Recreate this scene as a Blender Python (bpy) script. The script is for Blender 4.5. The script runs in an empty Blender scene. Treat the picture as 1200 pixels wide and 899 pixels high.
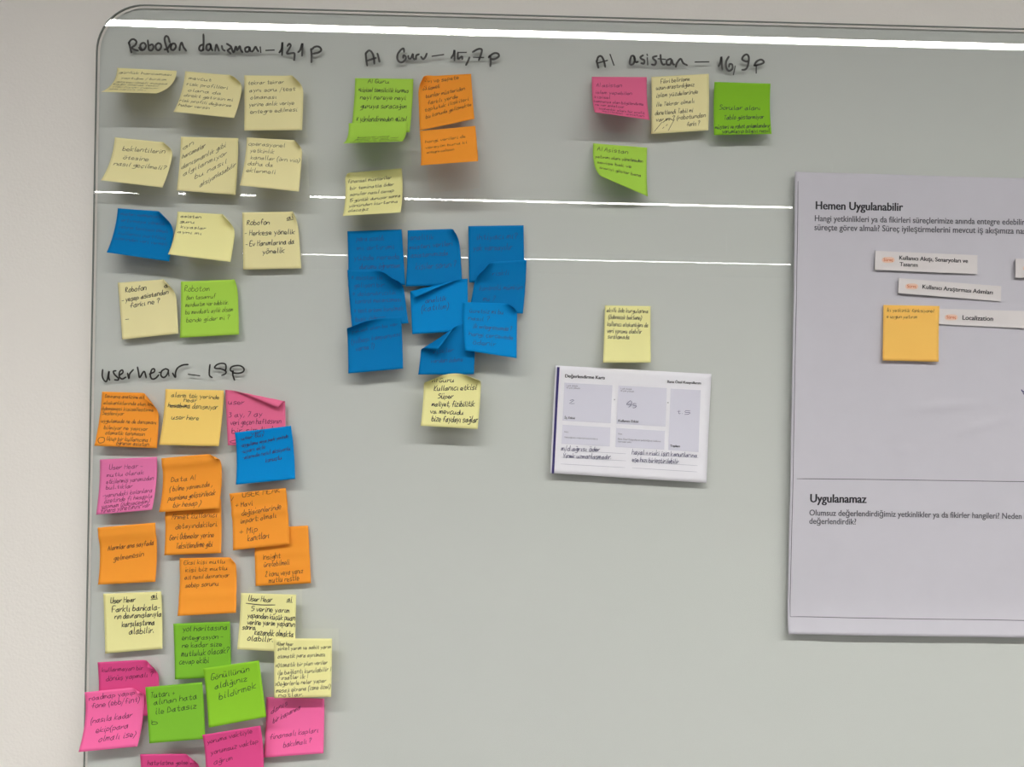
import bpy, math, random
from mathutils import Vector, Matrix

# ------------------------------------------------------------------ camera, world, exposure
F_PX, W_PX, H_PX = 920.0, 1200.0, 899.0
CAM = Vector((0.0, -1.03, 1.50))
ROLL, YAW = math.radians(1.02), math.radians(1.15)
_f = Vector((math.sin(YAW), math.cos(YAW), 0.0))
_r0 = Vector((math.cos(YAW), -math.sin(YAW), 0.0))
_u0 = Vector((0, 0, 1.0))
CR = _r0 * math.cos(ROLL) + _u0 * math.sin(ROLL)
CU = _u0 * math.cos(ROLL) - _r0 * math.sin(ROLL)
CF = _f
scn = bpy.context.scene
COL = scn.collection
cd = bpy.data.cameras.new('camera')
cam = bpy.data.objects.new('camera', cd)
COL.objects.link(cam)
m = Matrix((CR, CU, -CF)).transposed().to_4x4()
m.translation = CAM
cam.matrix_world = m
cd.sensor_width = 36.0
cd.lens = F_PX * 36.0 / W_PX
cd.clip_start = 0.01
scn.camera = cam
wd = bpy.data.worlds.new('world')
wd.use_nodes = True
wd.node_tree.nodes['Background'].inputs[0].default_value = (0.9, 0.95, 1.0, 1)
wd.node_tree.nodes['Background'].inputs[1].default_value = 0.05
scn.world = wd
scn.view_settings.view_transform = 'Standard'
scn.view_settings.look = 'None'
scn.view_settings.exposure = -0.24
scn.view_settings.gamma = 1.0
LAMP_STRENGTH = 92.0
LAMP_COLOR = (1.0, 0.985, 0.962)
LAMP_Z = 2.70


def ray(u, v):
    return CF + CR * ((u - W_PX / 2) / F_PX) - CU * ((v - H_PX / 2) / F_PX)


def P(u, v, lift=0.0):
    """point of the real board plane (y = -lift) that the photograph shows at u, v"""
    d = ray(u, v)
    t = (-lift - CAM.y) / d.y
    return CAM + d * t


def lamp_y(v):
    """where a lamp at height LAMP_Z hangs, whose mirror image in the glass is at row v"""
    d = ray(600, v)
    t = (LAMP_Z - CAM.z) / d.z
    return -(CAM.y + d.y * t)


# ------------------------------------------------------------------ materials
def lin(c):
    out = []
    for x in c:
        x = x / 255.0
        out.append(x / 12.92 if x <= 0.04045 else ((x + 0.055) / 1.055) ** 2.4)
    return (*out, 1.0)


def pbsdf(name, col, rough=0.6, metal=0.0, spec=0.5):
    mt = bpy.data.materials.new(name)
    mt.use_nodes = True
    b = mt.node_tree.nodes['Principled BSDF']
    b.inputs['Base Color'].default_value = lin(col)
    b.inputs['Roughness'].default_value = rough
    b.inputs['Metallic'].default_value = metal
    b.inputs['Specular IOR Level'].default_value = spec
    return mt


def add_noise(mt, scale, amount, bump=0.0, dist=0.001, detail=4.0, bscale=None):
    nt = mt.node_tree
    b = nt.nodes['Principled BSDF']
    tc = nt.nodes.new('ShaderNodeTexCoord')
    no = nt.nodes.new('ShaderNodeTexNoise')
    no.inputs['Scale'].default_value = scale
    no.inputs['Detail'].default_value = detail
    nt.links.new(tc.outputs['Object'], no.inputs['Vector'])
    if amount:
        base = b.inputs['Base Color'].default_value[:]
        mix = nt.nodes.new('ShaderNodeMix')
        mix.data_type = 'RGBA'
        mix.inputs[6].default_value = tuple(x * (1 - amount) for x in base[:3]) + (1,)
        mix.inputs[7].default_value = tuple(min(1, x * (1 + amount)) for x in base[:3]) + (1,)
        nt.links.new(no.outputs['Fac'], mix.inputs[0])
        nt.links.new(mix.outputs[2], b.inputs['Base Color'])
    if bump:
        n2 = nt.nodes.new('ShaderNodeTexNoise')
        n2.inputs['Scale'].default_value = bscale or scale
        n2.inputs['Detail'].default_value = 3
        nt.links.new(tc.outputs['Object'], n2.inputs['Vector'])
        bp = nt.nodes.new('ShaderNodeBump')
        bp.inputs['Strength'].default_value = bump
        bp.inputs['Distance'].default_value = dist
        nt.links.new(n2.outputs['Fac'], bp.inputs['Height'])
        nt.links.new(bp.outputs[0], b.inputs['Normal'])
    return mt


def paper(name, col, trans=0.22, spec=0.12, rough=0.75):
    mt = pbsdf(name, col, rough, 0, spec)
    add_noise(mt, 35, 0.03, 0.25, 0.0006, 5.0, 60)
    nt = mt.node_tree
    b = nt.nodes['Principled BSDF']
    out = nt.nodes['Material Output']
    tr = nt.nodes.new('ShaderNodeBsdfTranslucent')
    tr.inputs[0].default_value = lin(col)
    mx = nt.nodes.new('ShaderNodeMixShader')
    mx.inputs[0].default_value = trans
    nt.links.new(b.outputs[0], mx.inputs[1])
    nt.links.new(tr.outputs[0], mx.inputs[2])
    nt.links.new(mx.outputs[0], out.inputs[0])
    return mt


def glass_front():
    """clear pane: transmits straight through, mirrors by Fresnel on its front"""
    mt = bpy.data.materials.new('clear_glass')
    mt.use_nodes = True
    nt = mt.node_tree
    nt.nodes.clear()
    out = nt.nodes.new('ShaderNodeOutputMaterial')
    mx = nt.nodes.new('ShaderNodeMixShader')
    tr = nt.nodes.new('ShaderNodeBsdfTransparent')
    tr.inputs[0].default_value = (0.965, 0.97, 0.965, 1)
    gl = nt.nodes.new('ShaderNodeBsdfAnisotropic')
    gl.inputs['Roughness'].default_value = 0.004
    gl.inputs['Color'].default_value = (1, 1, 1, 1)
    fr = nt.nodes.new('ShaderNodeFresnel')
    fr.inputs[0].default_value = 1.5
    geo = nt.nodes.new('ShaderNodeNewGeometry')
    sub = nt.nodes.new('ShaderNodeMath')
    sub.operation = 'SUBTRACT'
    sub.inputs[0].default_value = 1.0
    mul = nt.nodes.new('ShaderNodeMath')
    mul.operation = 'MULTIPLY'
    nt.links.new(geo.outputs['Backfacing'], sub.inputs[1])
    nt.links.new(fr.outputs[0], mul.inputs[0])
    nt.links.new(sub.outputs[0], mul.inputs[1])
    nt.links.new(mul.outputs[0], mx.inputs[0])
    nt.links.new(tr.outputs[0], mx.inputs[1])
    nt.links.new(gl.outputs[0], mx.inputs[2])
    nt.links.new(mx.outputs[0], out.inputs[0])
    return mt


M = {}
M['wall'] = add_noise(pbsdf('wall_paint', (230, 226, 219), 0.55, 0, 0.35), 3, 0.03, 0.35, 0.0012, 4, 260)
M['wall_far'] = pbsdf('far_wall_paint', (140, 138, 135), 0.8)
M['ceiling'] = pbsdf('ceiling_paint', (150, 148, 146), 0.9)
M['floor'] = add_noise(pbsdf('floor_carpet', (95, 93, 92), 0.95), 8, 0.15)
M['glass'] = glass_front()
M['edge'] = pbsdf('polished_glass_edge', (126, 132, 126), 0.15, 0, 0.6)
M['backing'] = add_noise(pbsdf('painted_backing', (196, 199, 194), 0.7, 0, 0.2), 2.2, 0.02)
M['metal'] = pbsdf('brushed_aluminium', (190, 190, 190), 0.35, 1.0)
M['wire'] = pbsdf('white_cable', (240, 240, 240), 0.5)
M['marker'] = pbsdf('black_marker_ink', (34, 32, 28), 0.5)
M['ink_black'] = pbsdf('black_pen_ink', (30, 30, 36), 0.6)
M['ink_pencil'] = pbsdf('thin_dark_pen_ink', (74, 66, 44), 0.6)
M['ink_brown'] = pbsdf('dark_pen_ink_on_orange', (88, 48, 22), 0.6)
M['ink_purple'] = pbsdf('dark_pen_ink_on_pink', (110, 30, 70), 0.6)
M['ink_green'] = pbsdf('dark_pen_ink_on_green', (40, 66, 18), 0.6)
M['ink_blue'] = pbsdf('blue_pen_ink_on_blue', (0, 72, 128), 0.6)
M['ink_navy'] = pbsdf('navy_pen_ink', (34, 34, 88), 0.6)
M['print'] = pbsdf('black_print', (32, 30, 38), 0.6)
M['print_grey'] = pbsdf('grey_print', (84, 82, 90), 0.6)
M['navy'] = pbsdf('navy_print', (38, 24, 96), 0.6)
M['box'] = pbsdf('lilac_grey_print', (203, 202, 214), 0.7)
M['line'] = pbsdf('pale_rule_print', (188, 188, 198), 0.7)
M['badge'] = pbsdf('peach_print', (226, 190, 168), 0.7)
M['badge_ink'] = pbsdf('orange_print', (196, 92, 40), 0.7)
M['pad'] = pbsdf('white_foam_pad', (230, 230, 226), 0.8)
M['white_paper'] = paper('white_card_paper', (232, 231, 236), 0.12)
M['poster'] = paper('white_poster_paper', (200, 198, 205), 0.12)
M['label'] = paper('label_paper', (214, 209, 208), 0.05)
C = dict(
    yellow=(246, 238, 182), pale=(248, 243, 176), canary=(244, 240, 172), gold=(255, 220, 124), amber=(255, 206, 108),
    orange=(255, 168, 60), lime=(182, 226, 88), green=(146, 206, 52), leaf=(134, 198, 58), blue=(0, 120, 184),
    azure=(0, 136, 206), pink=(236, 130, 182), rose=(238, 118, 158), hot=(255, 120, 180), magenta=(230, 84, 148))
for k, c in C.items():
    M['paper_' + k] = paper(k + '_note_paper', c, 0.10 if k in ('blue', 'azure') else 0.22)


def emis():
    mt = bpy.data.materials.new('lamp_diffuser')
    mt.use_nodes = True
    nt = mt.node_tree
    b = nt.nodes['Principled BSDF']
    b.inputs['Base Color'].default_value = (0.9, 0.9, 0.9, 1)
    b.inputs['Emission Color'].default_value = (*LAMP_COLOR, 1)
    # the opal cover sends less light out sideways than straight down
    geo = nt.nodes.new('ShaderNodeNewGeometry')
    dot = nt.nodes.new('ShaderNodeVectorMath')
    dot.operation = 'DOT_PRODUCT'
    nt.links.new(geo.outputs['Incoming'], dot.inputs[0])
    nt.links.new(geo.outputs['Normal'], dot.inputs[1])
    pw = nt.nodes.new('ShaderNodeMath')
    pw.operation = 'POWER'
    pw.use_clamp = True
    nt.links.new(dot.outputs['Value'], pw.inputs[0])
    pw.inputs[1].default_value = 1.0
    ml = nt.nodes.new('ShaderNodeMath')
    ml.operation = 'MULTIPLY'
    nt.links.new(pw.outputs[0], ml.inputs[0])
    ml.inputs[1].default_value = LAMP_STRENGTH * 3.2
    nt.links.new(ml.outputs[0], b.inputs['Emission Strength'])
    return mt


M['lamp'] = emis()


# ------------------------------------------------------------------ object helpers
def obj(name, verts, faces, mats, parent=None, smooth=False, fm=None):
    me = bpy.data.meshes.new(name)
    me.from_pydata([tuple(v) for v in verts], [], faces)
    if not isinstance(mats, (list, tuple)):
        mats = [mats]
    for mm in mats:
        me.materials.append(mm)
    if fm:
        for p, i in zip(me.polygons, fm):
            p.material_index = i
    if smooth:
        for p in me.polygons:
            p.use_smooth = True
    me.update()
    o = bpy.data.objects.new(name, me)
    COL.objects.link(o)
    if parent:
        o.parent = parent
        o.matrix_parent_inverse = Matrix.Translation(-parent.location)
    return o


def empty(name, loc, label, cat, group=None):
    o = bpy.data.objects.new(name, None)
    o.empty_display_size = 0.02
    o.location = loc
    COL.objects.link(o)
    o['label'] = label
    o['category'] = cat
    if group:
        o['group'] = group
    return o


def box(name, lo, hi, mat, parent=None):
    (x0, y0, z0), (x1, y1, z1) = lo, hi
    vs = [(x0, y0, z0), (x1, y0, z0), (x1, y1, z0), (x0, y1, z0), (x0, y0, z1), (x1, y0, z1), (x1, y1, z1), (x0, y1, z1)]
    fs = [(0, 3, 2, 1), (4, 5, 6, 7), (0, 1, 5, 4), (1, 2, 6, 5), (2, 3, 7, 6), (3, 0, 4, 7)]
    return obj(name, vs, fs, mat, parent)


def cyl(name, a, b, r, mat, parent=None, n=12):
    a, b = Vector(a), Vector(b)
    d = (b - a).normalized()
    e1 = d.orthogonal().normalized()
    e2 = d.cross(e1)
    vs = []
    for c in (a, b):
        for i in range(n):
            t = 2 * math.pi * i / n
            vs.append(c + e1 * (r * math.cos(t)) + e2 * (r * math.sin(t)))
    fs = [(i, (i + 1) % n, n + (i + 1) % n, n + i) for i in range(n)]
    fs += [tuple(range(n - 1, -1, -1)), tuple(range(n, 2 * n))]
    return obj(name, vs, fs, mat, parent)


# ------------------------------------------------------------------ the room
XL, XR, YB, ZC = -3.2, 6.2, -9.6, 3.0
WALL_Y = 0.024


def struct(o):
    o['kind'] = 'structure'
    return o


struct(box('wall_front', (XL, WALL_Y, 0), (XR, WALL_Y + 0.1, ZC), M['wall']))
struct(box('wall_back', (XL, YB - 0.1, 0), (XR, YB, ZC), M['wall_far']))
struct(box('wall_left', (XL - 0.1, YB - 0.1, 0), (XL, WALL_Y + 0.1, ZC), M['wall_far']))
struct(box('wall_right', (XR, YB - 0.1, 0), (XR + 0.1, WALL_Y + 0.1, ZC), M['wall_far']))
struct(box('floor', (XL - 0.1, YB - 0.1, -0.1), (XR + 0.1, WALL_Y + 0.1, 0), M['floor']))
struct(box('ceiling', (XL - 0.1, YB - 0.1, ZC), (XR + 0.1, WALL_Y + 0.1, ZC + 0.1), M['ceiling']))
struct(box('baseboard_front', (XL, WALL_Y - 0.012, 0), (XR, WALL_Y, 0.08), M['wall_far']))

# linear lamps hung in rows from the ceiling, mirrored in the glass
LAMPS = [(38.6, -1.62, 5.4, 'nearest the whiteboard, broad bright stripe in the glass', 0.05),
         (235.5, -2.95, 5.4, 'second from the whiteboard, thin stripe in the glass', 0.05),
         (303.0, -2.62, 5.4, 'third from the whiteboard, thinnest stripe in the glass', 0.05)]
for v, x0, x1, what, w in LAMPS:
    y = lamp_y(v)
    L = empty('linear_ceiling_lamp', (0.5 * (x0 + x1), y, LAMP_Z), 'long white hanging ceiling lamp ' + what, 'ceiling lamp')
    box('housing', (x0, y - w / 2 - 0.003, LAMP_Z + 0.002), (x1, y + w / 2 + 0.003, LAMP_Z + 0.06), M['metal'], L)
    for sy in (-1, 1):  # strips added to block light from the diffuser's glowing sides
        ya, yb = sorted((y + sy * (w / 2 + 0.0002), y + sy * (w / 2 + 0.003)))
        box('side_shield', (x0, ya, LAMP_Z - 0.0022), (x1, yb, LAMP_Z + 0.0022), M['metal'], L)
    box('diffuser', (x0 + 0.01, y - w / 2, LAMP_Z - 0.002), (x1 - 0.01, y + w / 2, LAMP_Z + 0.002), M['lamp'], L)
    for wx in (-2.78, -0.29, 2.2, 4.7):
        if wx > x0:
            cyl('suspension_wire', (wx, y, LAMP_Z + 0.06), (wx, y, ZC), 0.003, M['wire'], L, 8)

# ------------------------------------------------------------------ the glass board
BL_, BT = P(110.2, 150).x, P(600, 16.2).z
BR_, BB = 2.05, 0.60
RAD = 0.062
TH = 0.006


def rrect(x0, z0, x1, z1, r, n=14):
    pts = []
    for cx, cz, a0 in ((x1 - r, z1 - r, 0), (x0 + r, z1 - r, 90), (x0 + r, z0 + r, 180), (x1 - r, z0 + r, 270)):
        for i in range(n + 1):
            a = math.radians(a0 + 90 * i / n)
            pts.append((cx + r * math.cos(a), cz + r * math.sin(a)))
    return pts


board = empty('glass_whiteboard', (0.7, TH, BB), 'large wall-mounted glass whiteboard with rounded corner, grey-white painted back and handwritten marker headings', 'whiteboard')
outl = rrect(BL_, BB, BR_, BT, RAD)
inner = rrect(BL_ + 0.0022, BB + 0.0022, BR_ - 0.0022, BT - 0.0022, RAD - 0.0022)
n = len(outl)
vs = [(x, 0.0, z) for x, z in inner] + [(x, 0.0014, z) for x, z in outl] + [(x, TH, z) for x, z in outl]
fs = [tuple(range(n))[::-1]]
fm = [0]
# front face normal must point to the camera (-y)
for k in (0, 1):
    for i in range(n):
        j = (i + 1) % n
        fs.append((k * n + i, k * n + j, (k + 1) * n + j, (k + 1) * n + i))
        fm.append(1)
pane = obj('glass_pane', vs, fs, [M['glass'], M['edge']], board, fm=fm)
pane.data.polygons[0]
if pane.data.polygons[0].normal.y > 0:
    pane.data.flip_normals()
bk = rrect(BL_ + 0.003, BB + 0.003, BR_ - 0.003, BT - 0.003, RAD - 0.003)
vs = [(x, TH, z) for x, z in bk] + [(x, TH + 0.004, z) for x, z in bk]
fs = [tuple(range(n)), tuple(range(n, 2 * n))[::-1]] + [(i, n + i, n + (i + 1) % n, (i + 1) % n) for i in range(n)]
obj('painted_backing', vs, fs, M['backing'], board)
for mx_, mz_ in ((BL_ + 0.18, BT - 0.12), (BR_ - 0.18, BT - 0.12), (BL_ + 0.18, BB + 0.12), (BR_ - 0.18, BB + 0.12)):
    cyl('wall_mount', (mx_, TH + 0.003, mz_), (mx_, WALL_Y + 0.001, mz_), 0.02, M['metal'], board, 20)


# ------------------------------------------------------------------ strokes (marker and pen writing)
def smooth_line(pts, k=4):
    if len(pts) < 3:
        return pts
    q = [pts[0]] + list(pts) + [pts[-1]]
    out = []
    for i in range(1, len(q) - 2):
        p0, p1, p2, p3 = q[i - 1], q[i], q[i + 1], q[i + 2]
        for s in range(k):
            t = s / k
            o_ = []
            for c in (0, 1):
                o_.append(0.5 * (2 * p1[c] + (p2[c] - p0[c]) * t + (2 * p0[c] - 5 * p1[c] + 4 * p2[c] - p3[c]) * t * t
                                 + (-p0[c] + 3 * p1[c] - 3 * p2[c] + p3[c]) * t ** 3))
            out.append(tuple(o_))
    out.append(pts[-1])
    return out


def ribbon(pts, w, vs, fs, cap=True):
    """adds a flat stroke of width w along 2D points"""
    n_ = len(pts)
    if n_ < 2:
        return
    base = len(vs)
    for i in range(n_):
        a = pts[max(i - 1, 0)]
        b = pts[min(i + 1, n_ - 1)]
        dx, dy = b[0] - a[0], b[1] - a[1]
        l_ = math.hypot(dx, dy) or 1e-9
        dx, dy = dx / l_, dy / l_
        ex = (-w * 0.4 if i == 0 else (w * 0.4 if i == n_ - 1 else 0)) if cap else 0
        ww = w * (0.32 if i in (0, n_ - 1) else 0.5)
        vs.append((pts[i][0] - dy * ww + dx * ex, pts[i][1] + dx * ww + dy * ex))
        vs.append((pts[i][0] + dy * ww + dx * ex, pts[i][1] - dx * ww + dy * ex))
    for i in range(n_ - 1):
        fs.append((base + 2 * i, base + 2 * i + 1, base + 2 * i + 3, base + 2 * i + 2))


def heading(strokes_by_frame, w=0.0027):
    """one part per written word: strokes with a clear gap between them start a new word"""
    sts = []
    for (u0, v0, k, strokes) in strokes_by_frame:
        for st in strokes:
            sts.append([(u0 + x / k, v0 + y / k) for x, y in st])
    words = []
    for st in sts:
        lo, hi = min(p[0] for p in st), max(p[0] for p in st)
        if words and lo - words[-1][1] < 5.0:
            words[-1][0].append(st)
            words[-1][1] = max(words[-1][1], hi)
        else:
            words.append([[st], hi])
    for wd_, _ in words:
        vs, fs = [], []
        for st in wd_:
            pts = [P(*q) for q in st]
            ribbon(smooth_line([(p.x, p.z) for p in pts], 5), w, vs, fs)
        obj('marker_word', [(x, -0.0003, z) for x, z in vs], fs, M['marker'], board)


K3 = 40 / 3.0
heading([(145, 35, 10, [
    [(60, 150), (75, 200), (90, 265)], [(60, 155), (85, 120), (120, 112), (150, 140), (135, 180), (95, 210), (120, 230), (168, 245)],
    [(180, 210), (205, 238), (240, 230), (262, 190), (240, 155), (205, 165), (195, 200), (215, 235)],
    [(283, 125), (290, 180), (298, 235), (330, 240), (350, 205), (335, 172), (300, 185)],
    [(405, 155), (375, 185), (385, 230), (415, 238), (440, 200), (430, 165), (400, 158)],
    [(540, 145), (522, 88), (495, 75), (480, 110), (492, 170), (522, 260)], [(480, 232), (515, 220), (550, 165)],
    [(555, 180), (555, 225), (585, 237), (612, 200), (600, 165), (570, 165), (555, 190)],
    [(655, 240), (662, 190), (680, 150), (700, 200), (732, 245)],
    [(935, 55), (937, 150), (930, 240)], [(930, 172), (895, 190), (885, 225), (905, 247), (935, 230)],
    [(1010, 165), (975, 180), (970, 225), (995, 242), (1020, 210), (1015, 168), (1025, 215), (1040, 242)],
    [(1072, 245), (1085, 175), (1100, 200), (1117, 245)], [(1150, 190), (1160, 228), (1185, 245)]]),
    (265, 35, 10, [
        [(10, 165), (35, 180), (60, 205), (20, 240), (20, 248), (52, 278)],
        [(60, 200), (88, 265), (115, 195), (130, 240), (160, 192), (170, 230), (192, 262)],
        [(262, 200), (225, 215), (230, 255), (265, 250), (275, 205), (285, 252)],
        [(303, 255), (320, 240), (345, 200), (360, 225), (378, 252)], [(400, 205), (406, 262)],
        [(470, 242), (560, 238)], [(625, 265), (650, 225), (660, 145), (656, 295)],
        [(720, 190), (740, 165), (757, 185), (735, 230), (713, 272), (730, 280), (770, 275), (802, 280), (797, 355)],
        [(845, 262), (870, 235), (895, 160), (890, 305)],
        [(995, 225), (1002, 300), (1000, 380)], [(1000, 235), (1040, 200), (1090, 200), (1115, 235), (1085, 265), (1020, 280)]])])
heading([(420, 45, K3, [
    [(115, 235), (120, 300), (137, 425)], [(115, 238), (165, 190), (210, 220), (240, 290), (250, 395)], [(125, 355), (200, 330), (275, 305)],
    [(298, 240), (315, 300), (330, 365)],
    [(715, 212), (705, 160), (660, 185), (615, 250), (610, 320), (640, 368), (690, 372), (735, 330), (740, 285), (705, 268), (702, 305)],
    [(780, 275), (785, 310), (820, 312), (852, 245), (855, 300), (877, 330)], [(900, 325), (905, 270), (945, 250)],
    [(980, 290), (1010, 325), (1045, 295), (1068, 240)]]),
    (500, 45, K3, [
        [(90, 280), (260, 255)], [(385, 305), (420, 250), (435, 185), (435, 345)],
        [(490, 222), (615, 220)], [(488, 222), (490, 320), (550, 285), (557, 325)],
        [(668, 300), (645, 360), (615, 415)], [(720, 215), (800, 170), (860, 175), (850, 250), (815, 340)], [(735, 298), (885, 300)],
        [(970, 300), (990, 275), (1000, 340), (995, 435)], [(975, 285), (1050, 235), (1115, 240), (1125, 285), (1060, 325), (1010, 325)]])])
heading([(690, 55, 10, [
    [(90, 165), (100, 200), (112, 245)], [(95, 165), (110, 120), (145, 110), (175, 160), (192, 235)], [(105, 190), (215, 160)],
    [(250, 92), (293, 212)],
    [(525, 105), (495, 115), (480, 200), (520, 200), (540, 150), (528, 108), (545, 175), (575, 175)],
    [(635, 100), (605, 120), (615, 140), (650, 160), (645, 195), (615, 192)],
    [(685, 130), (690, 207)], [(683, 90), (686, 98)],
    [(795, 108), (755, 120), (755, 140), (785, 170), (775, 210), (738, 207)],
    [(840, 95), (845, 160), (865, 205), (890, 205)], [(815, 140), (895, 147)],
    [(960, 140), (915, 160), (915, 205), (955, 205), (970, 150), (985, 200), (1000, 207)],
    [(1020, 235), (1030, 195), (1075, 140), (1105, 190), (1150, 215)]]),
    (810, 55, K3, [
        [(65, 238), (270, 235)], [(430, 300), (455, 240), (470, 155), (475, 280), (487, 355)],
        [(585, 155), (545, 230), (545, 320), (585, 375), (640, 345), (640, 280), (600, 270), (590, 310)],
        [(685, 305), (660, 430)],
        [(890, 225), (850, 228), (795, 195), (820, 140), (870, 120), (900, 170), (885, 290), (850, 350), (795, 360)],
        [(1015, 290), (1015, 405)], [(985, 290), (1020, 230), (1090, 200), (1135, 235), (1100, 265), (1010, 290), (985, 290)]])])
heading([(110, 420, 12, [
    [(125, 160), (120, 250), (150, 315), (185, 315), (215, 180), (210, 260), (222, 305)],
    [(310, 175), (275, 185), (295, 230), (345, 280), (340, 305), (295, 302)],
    [(360, 240), (410, 200), (400, 165), (365, 190), (360, 260), (400, 290), (450, 265)],
    [(475, 210), (495, 285), (505, 220), (555, 160)],
    [(615, 125), (630, 200), (645, 270), (690, 200), (715, 190), (737, 272)],
    [(785, 220), (850, 190), (850, 150), (815, 160), (795, 240), (820, 290), (870, 280), (912, 235)],
    [(920, 200), (950, 190)], [(1000, 150), (955, 180), (945, 240), (985, 270), (1030, 230), (1050, 170), (1020, 150), (1000, 150)], [(1050, 170), (1057, 245)],
    [(1110, 210), (1148, 268), (1150, 200), (1180, 135), (1250, 95), (1325, 87)]]),
    (205, 420, K3, [
        [(215, 250), (385, 272)], [(548, 100), (538, 255), (580, 300)],
        [(735, 265), (790, 240), (795, 200), (720, 165), (625, 152), (650, 105), (720, 80), (785, 90), (800, 140), (790, 190)],
        [(910, 200), (905, 260), (932, 340)], [(910, 207), (870, 190), (880, 140), (950, 115), (1030, 120), (1080, 165), (1060, 215), (980, 235), (900, 225)]])], 0.0022)

G = {
    'a': '482705133348 4453', 'b': '0C041333453718 05', 'c': '48280513 3344', 'd': '4727051333454C43', 'e': '0545371805 1343',
    'f': '4B3C2A23|0747', 'g': '4827053448412000', 'h': '0C0306284743', 'i': '181323|1A1B', 'j': '282110|2A2B', 'k': '0C03|480543',
    'l': '1C1423', 'm': '080306282326485 3', 'n': '080306284743', 'o': '2805133346 3828', 'p': '0800|0728463404', 'q': '48280534484 0',
    'r': '0803062738', 's': '472806453303', 't': '2B243344|0848', 'u': '08041333484353', 'v': '082348', 'w': '0813263348', 'x': '0843|4803',
    'y': '082434|4810', 'z': '08480343', 'A': '032C43|0737', 'B': '030C3B380838 3403', 'C': '4B1C051344', 'D': '030C3A4503', 'E': '4C0C0343|0737',
    'F': '4C0C03|0737', 'G': '4B1C0513334626', 'H': '0C03|4C43|0848', 'I': '1C13', 'K': '0C03|4C0643', 'L': '0C0343', 'M': '030C274C43',
    'N': '030C434C', 'O': '2C0913334A2C', 'P': '030C3B3907', 'R': '030C3B390743', 'S': '4B1C0947 3403', 'T': '0C4C|2C23', 'U': '0C0423444C',
    'V': '0C234C', 'Y': '0C274C|2723', 'Z': '0C4C0343', '0': '2C0913334A2C', '1': '0A1C13', '2': '0A2C3A0343', '3': '0B3B1837 3403',
    '4': '2C0646|3A33', '5': '4C0C084845 2303', '6': '3C0713334638 06', '7': '0C4C13', '8': '280A2C4A280513334628', '9': '470719 3C4A4623',
    '-': '0636', '+': '0646|2824', '(': '2C0813 20', ')': '0C281300', '?': '0A2C4A2725|2423', '!': '1C15|1413', '.': '0304', ',': '1401',
    ':': '0304|0807', '*': '0549|4509|2A24', '/': '003C', '=': '0848|0545', '\u2019': '1C19', ' ': ''}
G['ı'] = G['i'].split('|')[0]
for a_, b_ in (('ç', 'c'), ('ş', 's')):
    G[a_] = G[b_] + '|2321'
for a_, b_ in (('ö', 'o'), ('ü', 'u')):
    G[a_] = G[b_] + '|1A1B|3A3B'
G['ğ'] = G['g'] + '|1B2A3B'
G['İ'] = G['I'] + '|1D1E'
G['Ö'] = G['O'] + '|1D1E|3D3E'


def glyph(ch):
    s = G.get(ch, G['o'])
    res = []
    for st in s.split('|'):
        st = st.replace(' ', '')
        if st:
            res.append([(int(st[i], 16), int(st[i + 1], 16) - 3) for i in range(0, len(st) - 1, 2)])
    return res


def hand(text, x0, x1, y, h, w, vs, fs, rnd, slope=0.0, slant=0.15):
    """single-stroke handwriting between x0 and x1 with baseline y (y grows downward)"""
    items, adv = [], 0.0
    for ch in text:
        if ch == ' ':
            adv += 3.2
            continue
        g = glyph(ch)
        mx = max((p[0] for s in g for p in s), default=3)
        items.append((adv, g, rnd.uniform(-.35, .35), rnd.uniform(.88, 1.14)))
        adv += mx + 1.35
    sx = (x1 - x0) / max(adv - 1.35, 1)
    sy = h / 5.0
    for ax, g, jy, js in items:
        for st in g:
            pts = []
            for (px, py) in st:
                px = px + rnd.uniform(-.3, .3)
                py = py * js + jy + rnd.uniform(-.3, .3)
                X = x0 + (ax + px) * sx + py * sy * slant
                pts.append((X, y - py * sy + slope * (X - x0)))
            if len(pts) == 1:
                pts.append((pts[0][0] + w, pts[0][1]))
            ribbon(smooth_line(pts, 2), w, vs, fs)


# ------------------------------------------------------------------ sticky notes
HG = {}      # how far paper already stands out of the board, on a 3 mm grid


def cell(p):
    return (round(p[0] / 0.003), round(p[2] / 0.003))


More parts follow.
